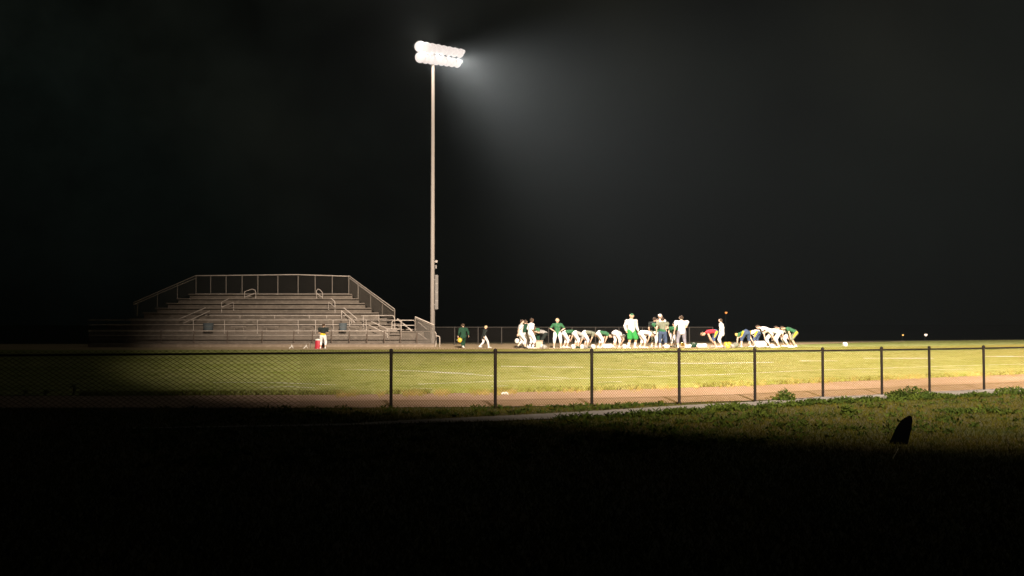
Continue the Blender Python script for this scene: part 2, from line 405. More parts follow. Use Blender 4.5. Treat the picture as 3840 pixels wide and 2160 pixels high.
def wires(b, A, B, zA0, zA1, zB0, zB1, pw, ph, r, off=Vector((0, .035, 0))):
    """diamond wires on a vertical panel from A to B (xy); z ranges at each end"""
    L = math.hypot(B.x - A.x, B.y - A.y); dx, dy = (B.x - A.x) / L, (B.y - A.y) / L
    H = max(zA1 - zA0, zB1 - zB0); k = pw / ph
    def zr(s, t):
        f = s / L; z0 = zA0 + (zB0 - zA0) * f; z1 = zA1 + (zB1 - zA1) * f; return z0 + (z1 - z0) * t
    run = H * k; s0 = -run
    while s0 < L + run:
        for sg in (1, -1):
            a, c = (s0, s0 + run) if sg == 1 else (s0 + run, s0)      # bottom, top
            t0, t1 = 0.0, 1.0
            def lim(t): return a + (c - a) * t
            lo_t, hi_t = 0.0, 1.0
            if c != a:
                ta, tb = (0 - a) / (c - a), (L - a) / (c - a)
                lo_t = max(lo_t, min(ta, tb)); hi_t = min(hi_t, max(ta, tb))
            if hi_t - lo_t > .01:
                p0 = Vector((A.x + dx * lim(lo_t), A.y + dy * lim(lo_t), zr(lim(lo_t), lo_t))) + off
                p1 = Vector((A.x + dx * lim(hi_t), A.y + dy * lim(hi_t), zr(lim(hi_t), hi_t))) + off
                b.tube([p0, p1], r, 3)
        s0 += pw
for i in range(len(POSTS) - 1):
    b = MB()
    if i == 0:
        m_ = tops[0].lerp(tops[1], (1094 + 420) / (1467 + 420)); mg = bots[0].lerp(bots[1], (1094 + 420) / (1467 + 420))
        wires(b, tops[0], m_, bots[0].z + .03, tops[0].z + .035, mg.z + .03, m_.z + .035, .135, .085, .0046)
        wires(b, m_, tops[1], mg.z + .03, m_.z + .035, bots[1].z + .03, tops[1].z + .035, .060, .064, .0042)
    else:
        wires(b, tops[i], tops[i + 1], bots[i].z + .03, tops[i].z + .05, bots[i + 1].z + .03, tops[i + 1].z + .05, .060, .064, .0042)
    rel(b, fence).build('wire_mesh', M['wire'], fence)
for (u, v) in [(3085, 1491), (3310, 1482), (3500, 1471), (3700, 1463)]:
    p = G(u, v + 1); b = MB(); b.prof([(.16, -.03), (.16, .016), (.10, .022)], (0, 0, 0), n=14, sx=1.5)
    o = b.build('post_footing', M['path'], fence); o.location = p - Vector(fence.location)

# ------------------------------------------------------------------ bleachers
bl = empty('bleachers', (-10, 60, 0)); tag(bl, 'wide aluminium bleachers with stepped seat rows, railings and aisle handrails at the far side', 'bleachers')
def part(b, name, m, smooth=False): return rel(b, bl).build(name, m, bl, smooth)
rv = [1270, 1252, 1234, 1214, 1194, 1172, 1154, 1136, 1119, 1102]
rr_ = [1612, 1592, 1562, 1500, 1450, 1420, 1392, 1368, 1345, 1320]
dd = [59.2 + .72 * i for i in range(10)]
rl = [max(330, 1094 - 1.72 * (x - 1094)) for x in rr_]
zt = [P(1094, v, d).z for v, d in zip(rv, dd)]
g0 = gz(-12, 58.5)
for i in range(10):
    x0 = P(rl[i], rv[i], dd[i]).x; x1 = P(rr_[i], rv[i], dd[i]).x
    zp = zt[i - 1] if i else P(1094, 1289, 58.6).z
    b = MB(); b.box((x0, dd[i], zt[i] - .055), (x1, dd[i] + .26, zt[i])); part(b, 'seat_plank', M['alu'])
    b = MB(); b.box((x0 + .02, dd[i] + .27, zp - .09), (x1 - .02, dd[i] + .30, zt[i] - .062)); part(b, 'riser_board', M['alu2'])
    b = MB(); b.box((x0 + .02, dd[i] + .305, zt[i] - .26), (x1 - .02, dd[i] + .78, zt[i] - .21)); part(b, 'footboard', M['alu'])
# lower skirt / wall and walkway
x0 = P(330, 1290, 58.4).x; x1 = P(1630, 1290, 58.4).x; zw = P(1094, 1289, 58.4).z
b = MB(); b.box((x0, 58.4, g0 - .2), (x1, 58.5, zw)); part(b, 'front_wall', M['conc'])
b = MB(); b.box((x0, 58.36, zw - .03), (x1, 59.6, zw + .012)); part(b, 'walkway_deck', M['alu'])
# understructure legs
for u in range(420, 1330, 150):
    b = MB()
    for i in range(1, 10): 
        if i % 3 == 0 and rl[i] < u < rr_[i]:
            b = MB(); X = (u - 1920) / F * dd[i]; b.box((X - .03, dd[i] + .35, gz(X, dd[i])), (X + .03, dd[i] + .41, zt[i] - .27)); part(b, 'support_frame', M['dpost'])
def rail(pts, d, name='handrail', r=.028, m='galv'):
    b = MB(); b.tube([P(u, v, d) if len(q) == 2 else P(u, v, q[2]) for q in pts for (u, v) in [q[:2]]], r, 8); part(b, name, M[m])
dB = 66.6
rail([(733, 1034), (920, 1032), (1110, 1030), (1308, 1036)], dB, 'back_rail', .035)
rail([(733, 1101), (1308, 1101)], dB, 'back_rail', .02, 'gwire')
for u in (735, 790, 848, 908, 967, 1042, 1118, 1182, 1246, 1308): rail([(u, 1034), (u, 1104)], dB, 'rail_post', .03, 'gwire')
rail([(1308, 1034, 66.6), (1394, 1097, 64), (1478, 1158, 61.5)], 0, 'side_rail', .035)
rail([(1312, 1044, 66.6), (1394, 1105, 64), (1475, 1166, 61.5)], 0, 'side_rail', .03)
for (u, a, c, d) in [(1343, 1062, 1118, 65.5), (1390, 1096, 1150, 64.2), (1434, 1128, 1180, 62.9), (1480, 1160, 1240, 61.5)]: rail([(u, a), (u, c)], d, 'rail_post', .032, 'gwire')
rail([(733, 1034, 66.6), (620, 1083, 64), (500, 1135, 61.5)], 0, 'side_rail', .035, 'gwire')
rail([(733, 1044, 66.6), (620, 1091, 64), (500, 1143, 61.5)], 0, 'side_rail', .03, 'gwire')
for (u, a, c, d) in [(665, 1064, 1120, 65), (590, 1098, 1150, 63.4), (515, 1132, 1185, 61.8)]: rail([(u, a), (u, c)], d, 'rail_post', .03, 'gwire')
# aisle handrails
for pts in ([(1187, 1128), (1187, 1090), (1193, 1084), (1200, 1087), (1209, 1097), (1210, 1148)], [(1188, 1100), (1209, 1115)]): rail(pts, 65.3)
for pts in ([(1232, 1163), (1232, 1133), (1256, 1151)], [(1241, 1119), (1253, 1128), (1256, 1134), (1256, 1180)]): rail(pts, 63.6)
for pts in ([(1289, 1154), (1339, 1195)], [(1280, 1165), (1331, 1209)], [(1281, 1166), (1281, 1196)], [(1318, 1198), (1318, 1220)]): rail(pts, 61.6)
for pts in ([(1392, 1206), (1446, 1230), (1452, 1236), (1453, 1276)], [(1382, 1218), (1450, 1251)]): rail(pts, 59.9)
for pts in ([(917, 1148), (917, 1094), (945, 1084), (956, 1088), (959, 1097), (959, 1128)], [(918, 1114), (957, 1099)]): rail(pts, 65.3)
for pts in ([(831, 1180), (831, 1133), (858, 1120)], [(831, 1152), (876, 1133), (876, 1165)]): rail(pts, 63.6)
for pts in ([(672, 1196), (771, 1154)], [(688, 1212), (787, 1166)]): rail(pts, 61.6)
# horizontal railings
rail([(770, 1182), (1300, 1183)], 62.4, 'railing')
rail([(330, 1200), (1380, 1200)], 60.6, 'railing'); rail([(330, 1218), (1380, 1218)], 60.6, 'railing')
rail([(1380, 1200), (1535, 1201)], 60.7, 'railing', .022)
rail([(330, 1241), (1490, 1241)], 58.45, 'railing', .03); rail([(330, 1258), (1460, 1258)], 59.0, 'railing', .025)
for u in (900, 1030, 1160, 1225, 1291): rail([(u, 1183), (u, 1214)], 62.4, 'rail_post', .022)
for u in (725, 842, 965, 1118, 1183, 1249, 1311, 1373): rail([(u, 1200), (u, 1255)], 60.6, 'rail_post', .024)
for u in (604, 727, 853, 983, 1102, 1172, 1243, 1310, 1376, 1441, 1502, 1563): rail([(u, 1241 if u < 1490 else 1246), (u, 1290)], 58.42, 'rail_post', .032, 'dpost')
rail([(1353, 1184), (1470, 1183), (1476, 1185), (1479, 1192), (1480, 1236)], 61.2, 'railing'); rail([(1362, 1184), (1362, 1235)], 61.2, 'rail_post', .024); rail([(1421, 1184), (1421, 1225)], 61.2, 'rail_post', .024)
# landing gate at the right end
rail([(1469, 1240), (1470, 1208), (1476, 1201), (1550, 1201), (1556, 1206), (1557, 1240)], 59.4, 'gate_frame'); rail([(1472, 1220), (1556, 1220)], 59.4, 'gate_frame', .025)
rail([(1504, 1201), (1504, 1270)], 59.38, 'gate_frame', .028); rail([(1490, 1196, 60.2), (1545, 1241, 59.6)], 0, 'stair_stringer', .05)
rail([(1450, 1234), (1500, 1234)], 59.2, 'railing', .03)
b = MB(); pA = P(1504, 1241, 59.3); pB = P(1622, 1241, 59.3); b.box((pA.x, 59.25, pA.z - .05), (pB.x, 59.35, pA.z)); part(b, 'landing_edge', M['alu'])
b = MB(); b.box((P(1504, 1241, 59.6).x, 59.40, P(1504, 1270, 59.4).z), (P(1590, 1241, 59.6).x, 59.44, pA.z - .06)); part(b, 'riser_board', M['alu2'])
rail([(1557, 1188), (1628, 1219)], 59.1, 'stair_rail', .036); rail([(1557, 1193), (1626, 1225)], 59.1, 'stair_rail', .02, 'gwire')
rail([(1557, 1188), (1557, 1241)], 59.1, 'rail_post', .03, 'gwire'); rail([(1627, 1219), (1627, 1292)], 59.1, 'rail_post', .04, 'gwire'); rail([(1618, 1219), (1618, 1290)], 59.3, 'rail_post', .03, 'gwire')
rail([(1569, 1208), (1600, 1234)], 59.3, 'stair_stringer', .02); rail([(1582, 1204), (1625, 1240)], 59.4, 'stair_stringer', .02, 'gwire'); rail([(1568, 1248), (1600, 1272)], 59.2, 'stair_stringer', .02)
rail([(1631, 1244), (1635, 1250), (1635, 1290), (1633, 1300)], 58.6, 'handrail', .03); rail([(1635, 1259), (1646, 1261), (1649, 1264), (1649, 1304)], 58.6, 'handrail', .03)
def panel(ua, va0, va1, da, ub, vb0, vb1, db, pw=.11, r=.0035, name='mesh_panel'):
    A = P(ua, va0, da); A1 = P(ua, va1, da); B = P(ub, vb0, db); B1 = P(ub, vb1, db); b = MB()
    wires(b, A, B, A.z, A1.z, B.z, B1.z, pw, pw, r, Vector((0, .03, 0))); part(b, name, M['gwire'])
panel(733, 1101, 1035, dB, 1308, 1101, 1036, dB, r=.002)
panel(1310, 1101, 1036, 66.6, 1479, 1225, 1162, 61.5, r=.0055)
panel(500, 1205, 1137, 61.5, 731, 1101, 1036, 66.6, r=.002)
panel(1559, 1290, 1190, 59.15, 1627, 1290, 1220, 59.15, .07, .006)
panel(330, 1289, 1242, 58.46, 1620, 1289, 1242, 58.46, .1, .003)
# little bench seats with brackets behind the railing
for u0, u1 in [(868, 925), (990, 1046), (1136, 1174), (1206, 1240), (1300, 1348)]:
    b = MB(); a = P(u0, 1224, 60.3); c = P(u1, 1229, 60.3); b.box((a.x, 60.2, c.z + .03), (c.x, 60.5, c.z + .09))
    for q in (.18, .8):
        x = a.x + (c.x - a.x) * q; b.box((x - .03, 60.3, zt[1]), (x + .03, 60.36, c.z + .03))
    part(b, 'bench_seat', M['alu'])

# ------------------------------------------------------------------ bins on the bleachers
def bin_(u, v, wpx, hpx, d, label):
    k = d / F; t = empty('trash_bin', P(u, v, d)); tag(t, label, 'bin', 'bins on the bleachers')
    r, h = wpx * k / 2, hpx * k
    b = MB(); b.prof([(r * .86, 0), (r * .9, h * .1), (r, h * .88)], n=20); b.build('bin_body', M['bluep'], t, True)
    b = MB(); b.prof([(r * 1.05, h * .885), (r * 1.06, h * .93), (r * .98, h), (r * .6, h * 1.02)], n=20); b.build('rim', M['bluep'], t)
    b = MB(); b.prof([(r * .93, h * .45), (r * 1.0, h * .47), (r * .95, h * .5)], n=20); b.build('hoop', M['alu2'], t)
bin_(1286, 1240, 30, 28, 60.0, 'pale blue-grey trash bin on the bleachers right of the middle')
bin_(781, 1239, 38, 27, 60.0, 'dark blue-grey trash bin on the dim left side of the bleachers')

# ------------------------------------------------------------------ cooler and low bench in front of the bleachers
def GD(u, d): return GX(u, d)
d = 55.6; p = GD(1195, d); t = empty('drink_cooler', p); tag(t, 'red drink cooler with a white lid beside the player in front of the bleachers', 'cooler')
b = MB(); b.prof([(.205, 0), (.215, .03), (.18, .46), (.175, .50)], n=24); b.build('cooler_body', M['redp'], t, True)
b = MB(); b.prof([(.185, .503), (.192, .53), (.185, .575), (.12, .59), (.03, .592)], n=24); b.build('lid', M['hwhite'], t)
b = MB(); b.tube([(0, -.20, .06), (0, -.24, .06), (0, -.24, .04)], .014); b.build('spigot', M['hwhite'], t)
d = 56.2; p = GD(1128, d); t = empty('low_bench', p); tag(t, 'low pale bench with splayed legs on the ground left of the red cooler', 'bench')
b = MB(); b.box((-.62, -.14, .27), (.45, .14, .31)); b.build('seat', M['alu'], t)
for x in (-.5, .34):
    b = MB(); b.tube([(x, -.02, .27), (x - .02, -.02, .14), (x - .16, -.1, -.01)], .022); b.tube([(x, 0, .2), (x + .05, .12, -.01)], .02); b.build('leg', M['hwhite'], t)
b = MB(); b.box((.52, -.05, -.01), (.58, .05, .30)); b.box((.40, -.05, .305), (.58, .05, .33)); b.build('leg', M['alu'], t)

# ------------------------------------------------------------------ floodlight mast
dP = 69.0
base = P(1621.5, 1300, dP); base.z = gz(base.x, dP)
mast = empty('floodlight_mast', base); tag(mast, 'tall floodlight mast with two glowing rows of lamps behind the right end of the bleachers', 'floodlight')
def mp(b, name, m, smooth=False): return rel(b, mast).build(name, M[m], mast, smooth)
topm = P(1626.5, 195, dP); topm.x = base.x
b = MB(); b.tube([base - Vector((0, 0, .2)), base.lerp(topm, .5), topm], .165, 20, .11); mp(b, 'pole', 'pole', True)
def lerp3(a, c, t): return a.lerp(c, t)
for (ua, va, ub, vb) in [(1568, 172, 1718, 197), (1570, 212, 1708, 234)]:
    A = P(ua, va, dP - .9); B = P(ub, vb, dP + 1.4)
    b = MB(); b.tube([A, B], .07, 8); mp(b, 'crossarm', 'pole')
    aim = Vector((.42, -.80, -.36)).normalized()
    for k in range(8):
        t = k / 7; c = A.lerp(B, t) + aim * .35
        q = (aim + Vector((.30 * (t - .3), 0, -.1 * t))).normalized().to_track_quat('Z', 'Y').to_matrix()
        fx = empty('floodlight', c - Vector(mast.location)); fx.parent = mast
        s = 1.06 - .17 * t
        b = MB(); b.prof([(.10, -.55), (.12, -.32), (.2, -.26), (.37 * s, -.02)], rot=q, n=20); b.build('housing', M['bowl'], fx, True)
        b = MB(); b.prof([(.375 * s, -.015), (.385 * s, .02), (.34 * s, .06), (.1, .08)], rot=q, n=20); b.build('lens', M['lens'], fx, True)
        b = MB()                                        # visor over the lamp
        vs = []; n_ = 10
        for j in range(n_ + 1):
            a = math.pi * j / n_; x, y = .36 * s * math.cos(a), .36 * s * math.sin(a)
            for (rs, zz) in ((1, 0), (1.02, .34 * math.sin(a) + .03)):
                vs.append(q @ Vector((x * rs, y * rs, zz)));
            for (rs, zz) in ((1.06, 0), (1.08, .34 * math.sin(a) + .03)):
                vs.append(q @ Vector((x * rs, y * rs, zz)))
        fs = []
        for j in range(n_):
            o = 4 * j; fs += [(o, o + 4, o + 5, o + 1), (o + 2, o + 3, o + 7, o + 6), (o + 1, o + 5, o + 7, o + 3)]
        b.add(vs, fs); b.build('visor', M['bowl'], fx)
for k_, (u, v, dd_) in enumerate(((1590, 196, -1.6), (1632, 202, -1.2), (1675, 210, -.7), (1712, 218, -.2))):
    spot('floodlight_beam', P(u, v, dP + dd_), (19 + 2 * k_, 43, 0), 25000, 66, 1.0, (1, .93, .88), .03)
pl = bpy.data.lights.new('floodlight_spill', 'POINT'); pl.energy = 600; pl.color = (1, .90, .78); pl.shadow_soft_size = .04
plo = bpy.data.objects.new('floodlight_spill', pl); C.objects.link(plo); plo.location = P(1592, 196, dP - 1.9)
spot('floodlight_spill', P(1600, 190, dP - 1.9), P(1600, 190, dP - 1.9) + Vector((-.05, -.35, 1)), 5000, 148, 1.0, (1, .90, .80), .04)
kx = dP / F
for (u, v0, v1, wd) in [(1637.5, 1031, 1160, 11)]:
    a = P(u, v1, dP - .1); c = P(u, v0, dP - .1)
    b = MB(); b.box((a.x - wd * kx / 2, dP - .2, a.z), (a.x + wd * kx / 2, dP + .15, c.z)); mp(b, 'equipment_cabinet', 'box')
    for q in (.25, .5, .75):
        z = a.z + (c.z - a.z) * q; b = MB(); b.box((a.x - wd * kx / 2 + .01, dP - .215, z - .015), (a.x + wd * kx / 2 - .01, dP - .203, z + .015)); mp(b, 'cabinet_strap', 'pole')
    b = MB(); b.box((base.x, dP - .03, a.z + .3), (a.x, dP + .03, a.z + .38)); b.box((base.x, dP - .03, c.z - .38), (a.x, dP + .03, c.z - .3)); mp(b, 'bracket', 'pole')
a = P(1637, 981, dP - .1); b = MB(); b.box((a.x - .07, dP - .2, a.z - .08), (a.x + .07, dP, a.z + .09)); b.box((base.x, dP - .03, a.z - .03), (a.x, dP + .03, a.z + .03)); mp(b, 'small_fixture', 'galv')
b = MB(); b.box((a.x - .09, dP - .12, a.z - .5), (a.x + .02, dP, a.z - .25)); mp(b, 'junction_box', 'box')
b = MB(); b.tube([Vector((base.x + .16, dP - .1, base.z + .2)), Vector((base.x + .15, dP - .1, P(1630, 1165, dP).z))], .03, 8); mp(b, 'conduit', 'box')

# ------------------------------------------------------------------ far fence
ff = empty('far_chain_link_fence', (0, 66, 0)); tag(ff, 'dim grey chain-link fence behind the players on the far side', 'fence')
dF = 64.5
us_ = [1617 + 88 * k for k in range(13)]
for u in us_:
    t = P(u, 1227, dF); b = MB(); b.tube([Vector((t.x, t.y, gz(t.x, t.y) - .1)), t], .035, 8); rel(b, ff).build('post', M['dwire'], ff)
for a, c in zip(us_, us_[1:]):
    A = P(a, 1227, dF); B = P(c, 1227, dF); b = MB(); zb = P(a, 1303, dF).z
    wires(b, A, B, zb, A.z, zb, B.z, .11, .11, .0028, Vector((0, .03, 0))); rel(b, ff).build('wire_mesh', M['dwire'], ff)
b = MB(); b.tube([P(us_[0], 1227, dF), P(us_[-1], 1227, dF)], .022, 6); rel(b, ff).build('top_rail', M['dwire'], ff)

# ------------------------------------------------------------------ distant lamps
def far_lamp(u, v, d, r, m, label):
    c = P(u, v, d); zb = gz(c.x, d); t = empty('street_lamp', (c.x, c.y, zb)); tag(t, label, 'street lamp', 'small distant lamps beyond the field')
    h = c.z - zb
    b = MB(); b.tube([(0, .3, 0), (0, .3, h + .2), (0, .1, h + .35)], .07, 8, .04); b.build('pole', M['black'], t)
    b = MB(); b.prof([(r * .3, -r), (r * .8, -r * .6), (r, 0), (r * .85, r * .5), (r * .3, r * .8)], (0, 0, h), n=16); b.build('lamp_globe', M[m], t, True)
    b = MB(); b.prof([(r * 1.15, r * .5), (r * .9, r * .85), (r * .3, r * 1.2), (.03, r * 1.3)], (0, 0, h), n=16); b.build('cap', M['black'], t)
    return t
far_lamp(2723, 1172, 150, .20, 'lamp_o', 'dim orange lamp high in the dark above the white-clad player')
far_lamp(2763, 1253, 130, .26, 'lamp_w', 'glowing orange globe lamp low behind the bending players')
far_lamp(3386, 1256, 140, .12, 'lamp_w', 'tiny warm lamp far off, left of the brighter white one')
far_lamp(3472, 1255, 135, .21, 'lamp_p', 'bright white distant lamp low over the right side of the field')

# ------------------------------------------------------------------ people
def ik(S, T, l1, l2, pole):
    S = Vector(S); T = Vector(T); d = T - S; L = d.length
    if L > (l1 + l2) * .995: T = S + d * ((l1 + l2) * .995 / L); d = T - S; L = d.length
    a = (l1 * l1 - l2 * l2 + L * L) / (2 * L); h = math.sqrt(max(l1 * l1 - a * a, 0)); dn = d / L
    pv = Vector(pole); pv = pv - dn * pv.dot(dn)
    pv = pv.normalized() if pv.length > 1e-4 else Vector((1, 0, 0))
    return S + dn * a + pv * h, T
def person(u, d, H, face, pose, label, shirt='white', pants='white', plen=.95, skin='skin', hair='hair', cap=None, sleeve=.55, hem=0,
           pads=False, shoes='hwhite', socks=None, stripe=None, helmet=None, dz=0, bend=None, turn=0, wide=1.0, longshirt=.0, feet=None, armL=None, armR=None, tuck=None):
    """face: 0 away from camera, 90 left, 180 to camera, -90 right.  local +Y is forward, +X the person's right side"""
    s = H / 1.75
    b_ = {'stand': 3, 'hips': 3, 'walk': 6, 'toe': 112, 'knees': 72, 'lean': 52, 'drink': 0}[pose] if bend is None else bend
    # pelvis and legs
    hz = {'stand': .93, 'hips': .93, 'walk': .91, 'toe': .92, 'knees': .86, 'lean': .88, 'drink': .93}[pose]
    back = -.10 if b_ > 90 else (-.08 if b_ > 40 else 0)
    Pv = Vector((0, back, hz))
    if feet is None: feet = {'walk': ((.11, .30), (-.10, -.26)), 'hips': ((.17, .04), (-.17, 0)), 'toe': ((.17, .05), (-.17, -.05)), 'knees': ((.17, .08), (-.17, -.04)), 'lean': ((.17, .12), (-.15, -.1))}.get(pose, ((.12, .05), (-.12, -.02)))
    legs = []
    for sx, (fx, fy) in zip((1, -1), feet):
        hip = Pv + Vector((.095 * sx, 0, -.02)); ank = Vector((fx, fy, .085 if not (pose == 'walk' and fy < 0) else .13))
        kn, ank = ik(hip, ank, .44, .43, (.15 * sx, 1, 0)); legs.append((hip, kn, ank))
    def sd(a): return Vector((0, math.sin(R(a)), math.cos(R(a))))
    w1 = Pv + sd(b_ * .75) * .20; ch = w1 + sd(b_ * 1.02) * .20; nk = ch + sd(b_ * 1.12) * .14
    hb = b_ * 1.2 if b_ > 40 else b_ + 8
    hd_dir = sd(min(hb, 165)); hd = nk + hd_dir * .185
    ffw = Vector((0, math.cos(R(hb)), -math.sin(R(hb)))) if b_ > 40 else Vector((math.sin(R(turn)), math.cos(R(turn)), -.12)).normalized()
    chf = Vector((0, math.cos(R(b_)), -math.sin(R(b_))))
    shw = .185 * wide + (.035 if pads else 0)
    arms = []
    for sx, spec in ((1, armR), (-1, armL)):
        S = ch + sd(b_ * 1.1) * .085 + Vector((sx * shw, 0, 0))
        if spec is None: spec = {'stand': 'down', 'walk': 'swing', 'hips': 'hip', 'toe': 'toe', 'knees': 'knee', 'lean': 'knee', 'drink': 'down'}[pose]
        lg = legs[0] if sx == 1 else legs[1]
        if spec == 'down': T = S + Vector((sx * .07, .06, -.50)); pole = (sx * .3, -1, 0)
        elif spec == 'swing': T = S + Vector((sx * .07, -.20 * sx, -.48)); pole = (sx * .2, -1, 0)
        elif spec == 'hip': T = Pv + Vector((sx * .17, .04, .10)); pole = (sx * 1, -.35, 0)
        elif spec == 'toe': T = Vector((lg[2].x * .9, lg[2].y + .13, .26)); pole = (sx * 1, 0, .2)
        elif spec == 'knee': T = lg[1] + Vector((0, .07, .08)); pole = (sx * 1, -.2, 0)
        elif spec == 'mouth': T = hd + ffw * .16 + Vector((sx * .03, 0, -.08)); pole = (sx * .8, .2, -1)
        elif spec == 'front': T = Pv + Vector((sx * .07, .30, .18)); pole = (sx * .8, -.6, -.4)
        elif spec == 'chest': T = ch + Vector((-sx * .05, .26, -.06)); pole = (sx * .9, -.2, -.8)
        elif spec == 'ground': T = Vector((sx * .25, .45, .22)); pole = (sx * 1, 0, .2)
        else: T = Vector(spec); pole = (sx * .6, -1, 0)
        el, hn = ik(S, T, .29, .25, pole); arms.append((S, el, hn, sx))
    # ---- body: one continuous surface
    b = MB(); X = (1, 0, 0)
    b.caps(Pv + Vector((0, 0, -.02)), w1, .125, .115, .78, X); b.caps(w1, ch, .115, .14, .72, X); b.caps(ch, ch + sd(b_ * 1.1) * .07, .14, .12, .65, X)
    b.caps(arms[0][0], arms[1][0], .062, .062); b.caps(nk - sd(b_ * 1.1) * .06, nk + hd_dir * .07, .058, .052)
    b.caps(hd - hd_dir * .035 + ffw * .012, hd + hd_dir * .035 - ffw * .008, .078, .094, 1.12, (1, 0, 0) if abs(ffw.x) < .5 else (0, 1, 0))
    b.caps(hd - hd_dir * .085 + ffw * .045, hd - hd_dir * .06 + ffw * .05, .034, .045)          # jaw
    b.caps(hd + hd_dir * .005 + ffw * .10, hd - hd_dir * .025 + ffw * .118, .010, .016)          # nose
    sidev = hd_dir.cross(ffw).normalized()
    for sg in (1, -1): b.caps(hd + sidev * .088 * sg - hd_dir * .02, hd + sidev * .095 * sg + hd_dir * .015, .014, .018, .6)
    for (hip, kn, ank) in legs:
        b.caps(hip, kn, .092, .06); b.caps(kn, kn.lerp(ank, .35), .058, .056); b.caps(kn.lerp(ank, .35), ank, .056, .038)
        toe = ank + Vector((0, .15, -.045)); b.caps(ank + Vector((0, -.035, -.035)), toe, .042, .034, .8, X)
    for (S, el, hn, sx) in arms:
        b.caps(S, el, .052, .04); b.caps(el, hn, .040, .028)
        dr = (hn - el).normalized(); pm = hn + dr * .055
        sv = dr.cross(Vector((0, 0, 1)));
        if sv.length < .3: sv = Vector((0, 1, 0)) - dr * dr.y
        sv.normalize(); nv = dr.cross(sv)
        b.caps(hn, pm + dr * .015, .026, .036, .55, sv)
        for q, L_ in ((-.03, .052), (-.011, .066), (.010, .062), (.029, .046)):
            a0 = pm + sv * q + dr * .025; a1 = a0 + dr * L_ * .55 - nv * .004; a2 = a1 + dr * L_ * .5 - nv * .018 * sx
            b.caps(a0, a1, .0105, .0095, n=6); b.caps(a1, a2, .0095, .0085, n=6)
        b.caps(hn + sv * -.028 + dr * .02, hn + sv * -.062 + dr * .062, .012, .010, n=6)
    eyes = [hd + sidev * .034 * sg + ffw * .098 + hd_dir * .012 for sg in (1, -1)]; mouth = hd - hd_dir * .055 + ffw * .095
    me = fused(b, .0125, [M[skin], M['eye']], 'person', 2)
    for p in me.polygons:
        c = p.center
        if any((c - e).length < .016 for e in eyes): p.material_index = 1
        elif (c - mouth).length < .012: p.material_index = 1
    root = bpy.data.objects.new('person', me); C.objects.link(root)
    g = GX(u, d); root.location = (g.x, g.y, g.z + .018 + dz); root.scale = (s * 1.2, s * 1.2, s); root.rotation_euler = (0, 0, R(face))
    tag(root, label, 'person')
    def child(b, name, m, vox=.02, it=2):
        me = fused(b, vox, M[m], name, it); o = bpy.data.objects.new(name, me); C.objects.link(o); o.parent = root; return o
    # ---- shirt
    e = .024; b = MB(); lo = Pv + sd(b_ * .4) * (.04 - longshirt) if b_ <= 40 else Pv + sd(b_ * .6) * .08
    wr = .150 * wide
    b.caps(lo, w1, wr * (1.05 if longshirt > .05 else 1), wr * .98, .80, X); b.caps(w1, ch, wr * .98, .150 + e, .76, X); b.caps(ch, ch + sd(b_ * 1.1) * .08, .150 + e, .135, .68, X)
    b.caps(arms[0][0], arms[1][0], .085 if not pads else .108, .085 if not pads else .108, .9)
    if pads:
        for (S, el, hn, sx) in arms: b.caps(S + Vector((0, 0, .01)), S.lerp(el, .28), .105, .085)
    for (S, el, hn, sx) in arms:
        if sleeve <= 1: b.caps(S, S.lerp(el, sleeve), .075, .066)
        else: b.caps(S, el, .078, .068); b.caps(el, el.lerp(hn, (sleeve - 1) * .95), .068, .056)
    b.caps(nk - sd(b_ * 1.1) * .07, nk - sd(b_ * 1.1) * .02, .085, .066)
    child(b, 'shirt', shirt)
    # ---- trousers / shorts
    b = MB(); b.caps(Pv + Vector((0, -.005, -.03)), Pv + sd(b_ * .4) * .07, .142, .135, .85, X)
    for (hip, kn, ank) in legs:
        if plen <= .5:
            en = hip.lerp(kn, plen * 2); b.caps(hip, en, .115, .125 if plen < .5 else .10)
        else:
            q = (plen - .5) * 2; b.caps(hip, kn, .112, .080); b.caps(kn, kn.lerp(ank, q), .080, .072 - .016 * q)
    child(b, 'shorts' if plen < .6 else 'trousers', pants)
    if stripe:
        for sx, (hip, kn, ank) in zip((1, -1), legs):
            b = MB(); o_ = Vector((sx * .065, 0, 0)); b.caps(hip + o_ + Vector((sx * .035, 0, .05)), hip.lerp(kn, .9) + o_ * .6, .062, .035, 1, X); child(b, 'side_stripe', stripe)
    if tuck:
        b = MB(); b.caps(Pv + sd(b_ * .4) * .05 + Vector((.03, 0, 0)), Pv + sd(b_ * .4) * .09 - Vector((.03, 0, 0)), .15, .15, .85, X); child(b, 'belt', tuck)
    # ---- shoes
    for (hip, kn, ank) in legs:
        b = MB(); b.caps(ank + Vector((0, -.04, -.035)), ank + Vector((0, .165, -.045)), .05, .042, .85, X); b.caps(ank + Vector((0, -.02, -.03)), ank + Vector((0, -.01, .03)), .048, .046)
        child(b, 'shoe', shoes, .018)
        if socks:
            b = MB(); b.caps(ank, kn.lerp(ank, 1 - socks), .05, .062); child(b, 'sock', 'white')
    # ---- hair or cap
    b = MB(); bk = -ffw
    b.caps(hd + hd_dir * .03 + bk * .016, hd + hd_dir * .05 + bk * .004, .100, .090, 1.1, (1, 0, 0) if abs(ffw.x) < .5 else (0, 1, 0)); b.caps(hd + bk * .045 - hd_dir * .01, hd + bk * .03 + hd_dir * .03, .075, .085)
    if cap:
        b.caps(hd + hd_dir * .03 + bk * (.08 if cap == 'green' else -.09), hd + hd_dir * .02 + bk * (.13 if cap == 'green' else -.15), .05, .05, .4, sidev)
        child(b, 'cap', cap, .016)
    elif hair: child(b, 'hair', hair, .016)
    return root, arms, s
